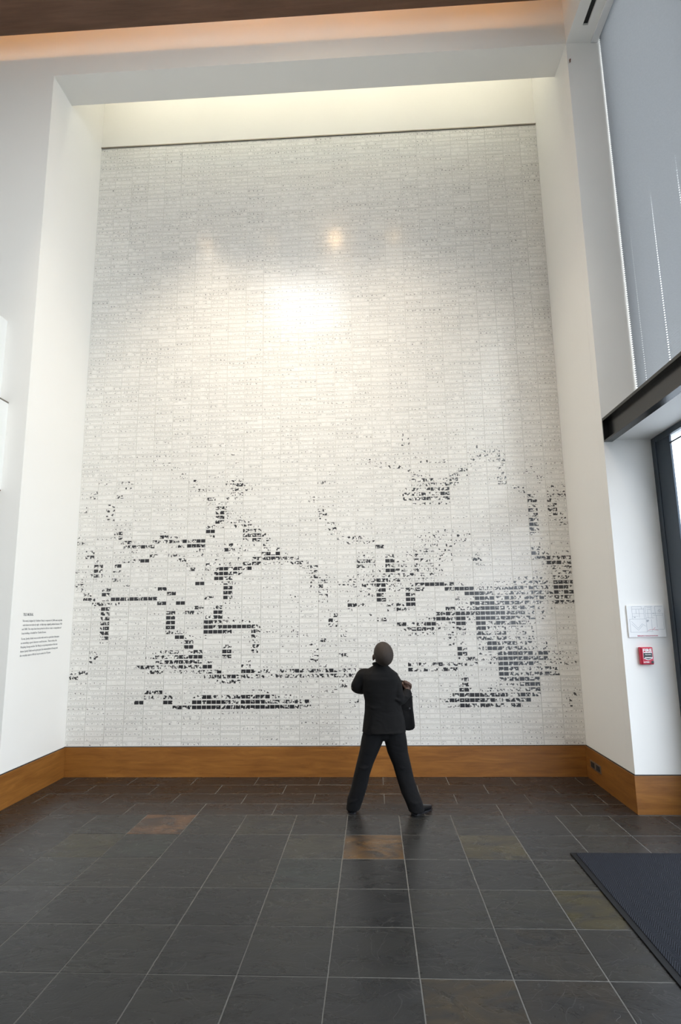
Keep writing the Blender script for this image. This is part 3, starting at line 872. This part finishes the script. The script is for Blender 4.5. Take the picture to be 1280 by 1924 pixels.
# trousers
bm = bmesh.new()
LL = [(3.212, -1.1, .75, .062, .09), (3.197, -1.1, .635, .082, .106), (3.187, -1.1, .588, .086, .105), (3.156, -1.1, .492, .073, .095), (3.118, -1.1, .392, .063, .083), (3.09, -1.095, .304, .059, .078), (3.062, -1.09, .195, .059, .076), (3.032, -1.08, .11, .060, .078), (3.010, -1.07, .028, .050, .083)]
RLg = [(3.364, -1.1, .75, .08, .10), (3.365, -1.1, .634, .084, .108), (3.375, -1.1, .562, .084, .105), (3.388, -1.1, .478, .077, .095), (3.42, -1.105, .376, .067, .083), (3.443, -1.11, .278, .063, .078), (3.478, -1.12, .167, .064, .076), (3.509, -1.125, .095, .061, .078), (3.526, -1.125, .032, .056, .083)]
LL = [(a, b, c, d * 1.07 + .003, e * 1.03) for a, b, c, d, e in LL]; RLg = [(a, b, c, d * 1.07 + .003, e * 1.03) for a, b, c, d, e in RLg]
loft(bm, LL, power=2.5); loft(bm, RLg, power=2.5)
loft(bm, [(3.28, -1.10, .78, .145, .095), (3.281, -1.10, .66, .160, .108), (3.279, -1.10, .60, .13, .10), (3.278, -1.10, .575, .06, .085)])
# creases behind the knees
tube(bm, [(3.060, -1.165, .375), (3.11, -1.180, .365), (3.165, -1.172, .385)], [.006, .012, .006], seg=8)
tube(bm, [(3.375, -1.170, .388), (3.42, -1.186, .368), (3.475, -1.172, .375)], [.006, .012, .006], seg=8)
tube(bm, [(3.075, -1.150, .13), (3.03, -1.160, .115), (2.985, -1.150, .095)], [.005, .010, .005], seg=8)
tube(bm, [(3.470, -1.195, .125), (3.51, -1.200, .105), (3.555, -1.190, .110)], [.005, .010, .005], seg=8)
fuse('trousers', bm, M['trousers'], pe, .0065, 4)

# jacket: trunk, sleeves, collar, vent and the front panel held open on the right
bm = bmesh.new()
TS = [(3.281, -1.10, .638, .182, .140), (3.281, -1.10, .650, .180, .138), (3.283, -1.105, .72, .173, .132), (3.28, -1.12, .807, .157, .120), (3.272, -1.14, .891, .146, .113), (3.263, -1.165, .984, .155, .115), (3.263, -1.185, 1.072, .158, .108), (3.257, -1.19, 1.115, .146, .095), (3.254, -1.19, 1.148, .104, .076), (3.264, -1.195, 1.178, .062, .064), (3.266, -1.20, 1.200, .054, .058)]
loft(bm, TS, seg=40, power=2.5)
tube(bm, [(3.155, -1.19, 1.108), (3.116, -1.188, 1.102), (3.086, -1.18, 1.058), (3.056, -1.16, 1.004), (3.090, -1.05, .970), (3.13, -1.0, .962)], [.048, .052, .049, .043, .040, .036])
tube(bm, [(3.360, -1.19, 1.085), (3.384, -1.192, 1.045), (3.396, -1.195, .975), (3.415, -1.175, .900), (3.462, -1.135, .927), (3.494, -1.105, .957)], [.044, .050, .048, .046, .040, .037])
# sleeve folds
tube(bm, [(3.350, -1.232, .930), (3.40, -1.232, .905), (3.44, -1.198, .89)], [.006, .011, .006], seg=8)
tube(bm, [(3.440, -1.178, .935), (3.468, -1.178, .925), (3.497, -1.150, .915)], [.005, .009, .005], seg=8)
tube(bm, [(3.15, -1.225, .915), (3.26, -1.249, .890), (3.36, -1.228, .905)], [.005, .009, .005], seg=8)
tube(bm, [(3.15, -1.215, .865), (3.20, -1.236, .842), (3.27, -1.243, .855)], [.004, .008, .004], seg=8)
jk = fuse('jacket', bm, M['jacket'], pe, .0062, 4)
# open front panel (a cloth sheet with real thickness)
edge = [(3.447, 1.045), (3.478, 1.020), (3.512, .975), (3.527, .904), (3.529, .818), (3.537, .720), (3.540, .680), (3.536, .660), (3.520, .646), (3.490, .640)]
bm = bmesh.new(); NU = 8
grid = []
for i, (xe, ze) in enumerate(edge):
    t = i / (len(edge) - 1)
    xi = 3.33 + .03 * t; zi = 1.04 - t * .412
    row = []
    for k in range(NU + 1):
        s = k / NU
        row.append(Vector((xi + (xe - xi) * s, -1.035 - .045 * s + .010 * math.sin(s * 7 + t * 3), zi + (ze - zi) * s)))
    grid.append(row)
fr = [[bm.verts.new(p) for p in row] for row in grid]
bk = [[bm.verts.new(p + Vector((0, .008, 0))) for p in row] for row in grid]
nr = len(edge)
for i in range(nr - 1):
    for k in range(NU):
        bm.faces.new((fr[i][k], fr[i][k + 1], fr[i + 1][k + 1], fr[i + 1][k])); bm.faces.new((bk[i][k], bk[i + 1][k], bk[i + 1][k + 1], bk[i][k + 1]))
    bm.faces.new((fr[i][NU], bk[i][NU], bk[i + 1][NU], fr[i + 1][NU])); bm.faces.new((fr[i][0], fr[i + 1][0], bk[i + 1][0], bk[i][0]))
for k in range(NU):
    bm.faces.new((fr[0][k], bk[0][k], bk[0][k + 1], fr[0][k + 1])); bm.faces.new((fr[-1][k], fr[-1][k + 1], bk[-1][k + 1], bk[-1][k]))
obj('front_panel', bm, M['jacket'], jk, True)
b = bmesh.new(); add_cyl(b, (3.500, -1.088, .818), (0, 1, 0), .0075, .006, 14); obj('button', b, M['button'], jk)
# dark wedge added for the open vent gap at the back hem, in trouser cloth
bm = bmesh.new()
fv_ = [(3.181, -1.232, .806), (3.172, -1.226, .72), (3.170, -1.224, .634), (3.128, -1.196, .634), (3.156, -1.216, .72)]
a_ = [bm.verts.new(p) for p in fv_]; b_ = [bm.verts.new((p[0], p[1] + .02, p[2])) for p in fv_]
bm.faces.new(a_); bm.faces.new(b_[::-1])
for i in range(5): bm.faces.new((a_[i], a_[(i + 1) % 5], b_[(i + 1) % 5], b_[i]))
obj('vent', bm, M['trousers'], jk)
# collar roll
bm = bmesh.new()
pts = [Vector((3.266 + .060 * math.cos(a), -1.195 - .066 * math.sin(a), 1.192 + .012 * math.sin(a))) for a in [math.pi * k / 10 for k in range(-1, 12)]]
tube(bm, pts, [.011] * len(pts), seg=10, sub=2); obj('collar', bm, M['jacket'], jk, True)

# shoes
def shoe(heel, toe, hgt=.062):
    h, t = Vector(heel), Vector(toe); d = (t - h).normalized(); n = Vector((d.y, -d.x, 0)); Ln = (t - h).length
    bm = bmesh.new(); rings = []
    for s, wd, ht in ((0.0, .022, .050), (.04, .031, hgt), (.2, .034, hgt), (.4, .036, .058), (.6, .043, .046), (.8, .041, .036), (.95, .028, .028), (1, .014, .020)):
        rings.append((h + d * (Ln * s) + Vector((0, 0, .012 + ht / 2)), n, Vector((0, 0, 1)), wd, ht / 2))
    loft(bm, rings, 20, 2.6)
    up = obj('shoe', bm, M['shoe'], pe, True)
    bm = bmesh.new(); pr = []
    for s, wd in ((-.01, .016), (.02, .029), (.1, .034), (.35, .033), (.6, .044), (.8, .043), (.95, .030), (1.01, .014)): pr.append((s, wd))
    pts = [h + d * (Ln * s) + n * wd for s, wd in pr] + [h + d * (Ln * s) - n * wd for s, wd in reversed(pr)]
    a = [bm.verts.new((p.x, p.y, .0015)) for p in pts]; b = [bm.verts.new((p.x, p.y, .014)) for p in pts]
    bm.faces.new(a[::-1]); bm.faces.new(b)
    for i in range(len(pts)): bm.faces.new((a[i], a[(i + 1) % len(pts)], b[(i + 1) % len(pts)], b[i]))
    obj('sole', bm, M['black_plastic'], up)
shoe((3.004, -1.125, 0), (3.000, -.875, 0))
shoe((3.500, -1.150, 0), (3.650, -.960, 0))
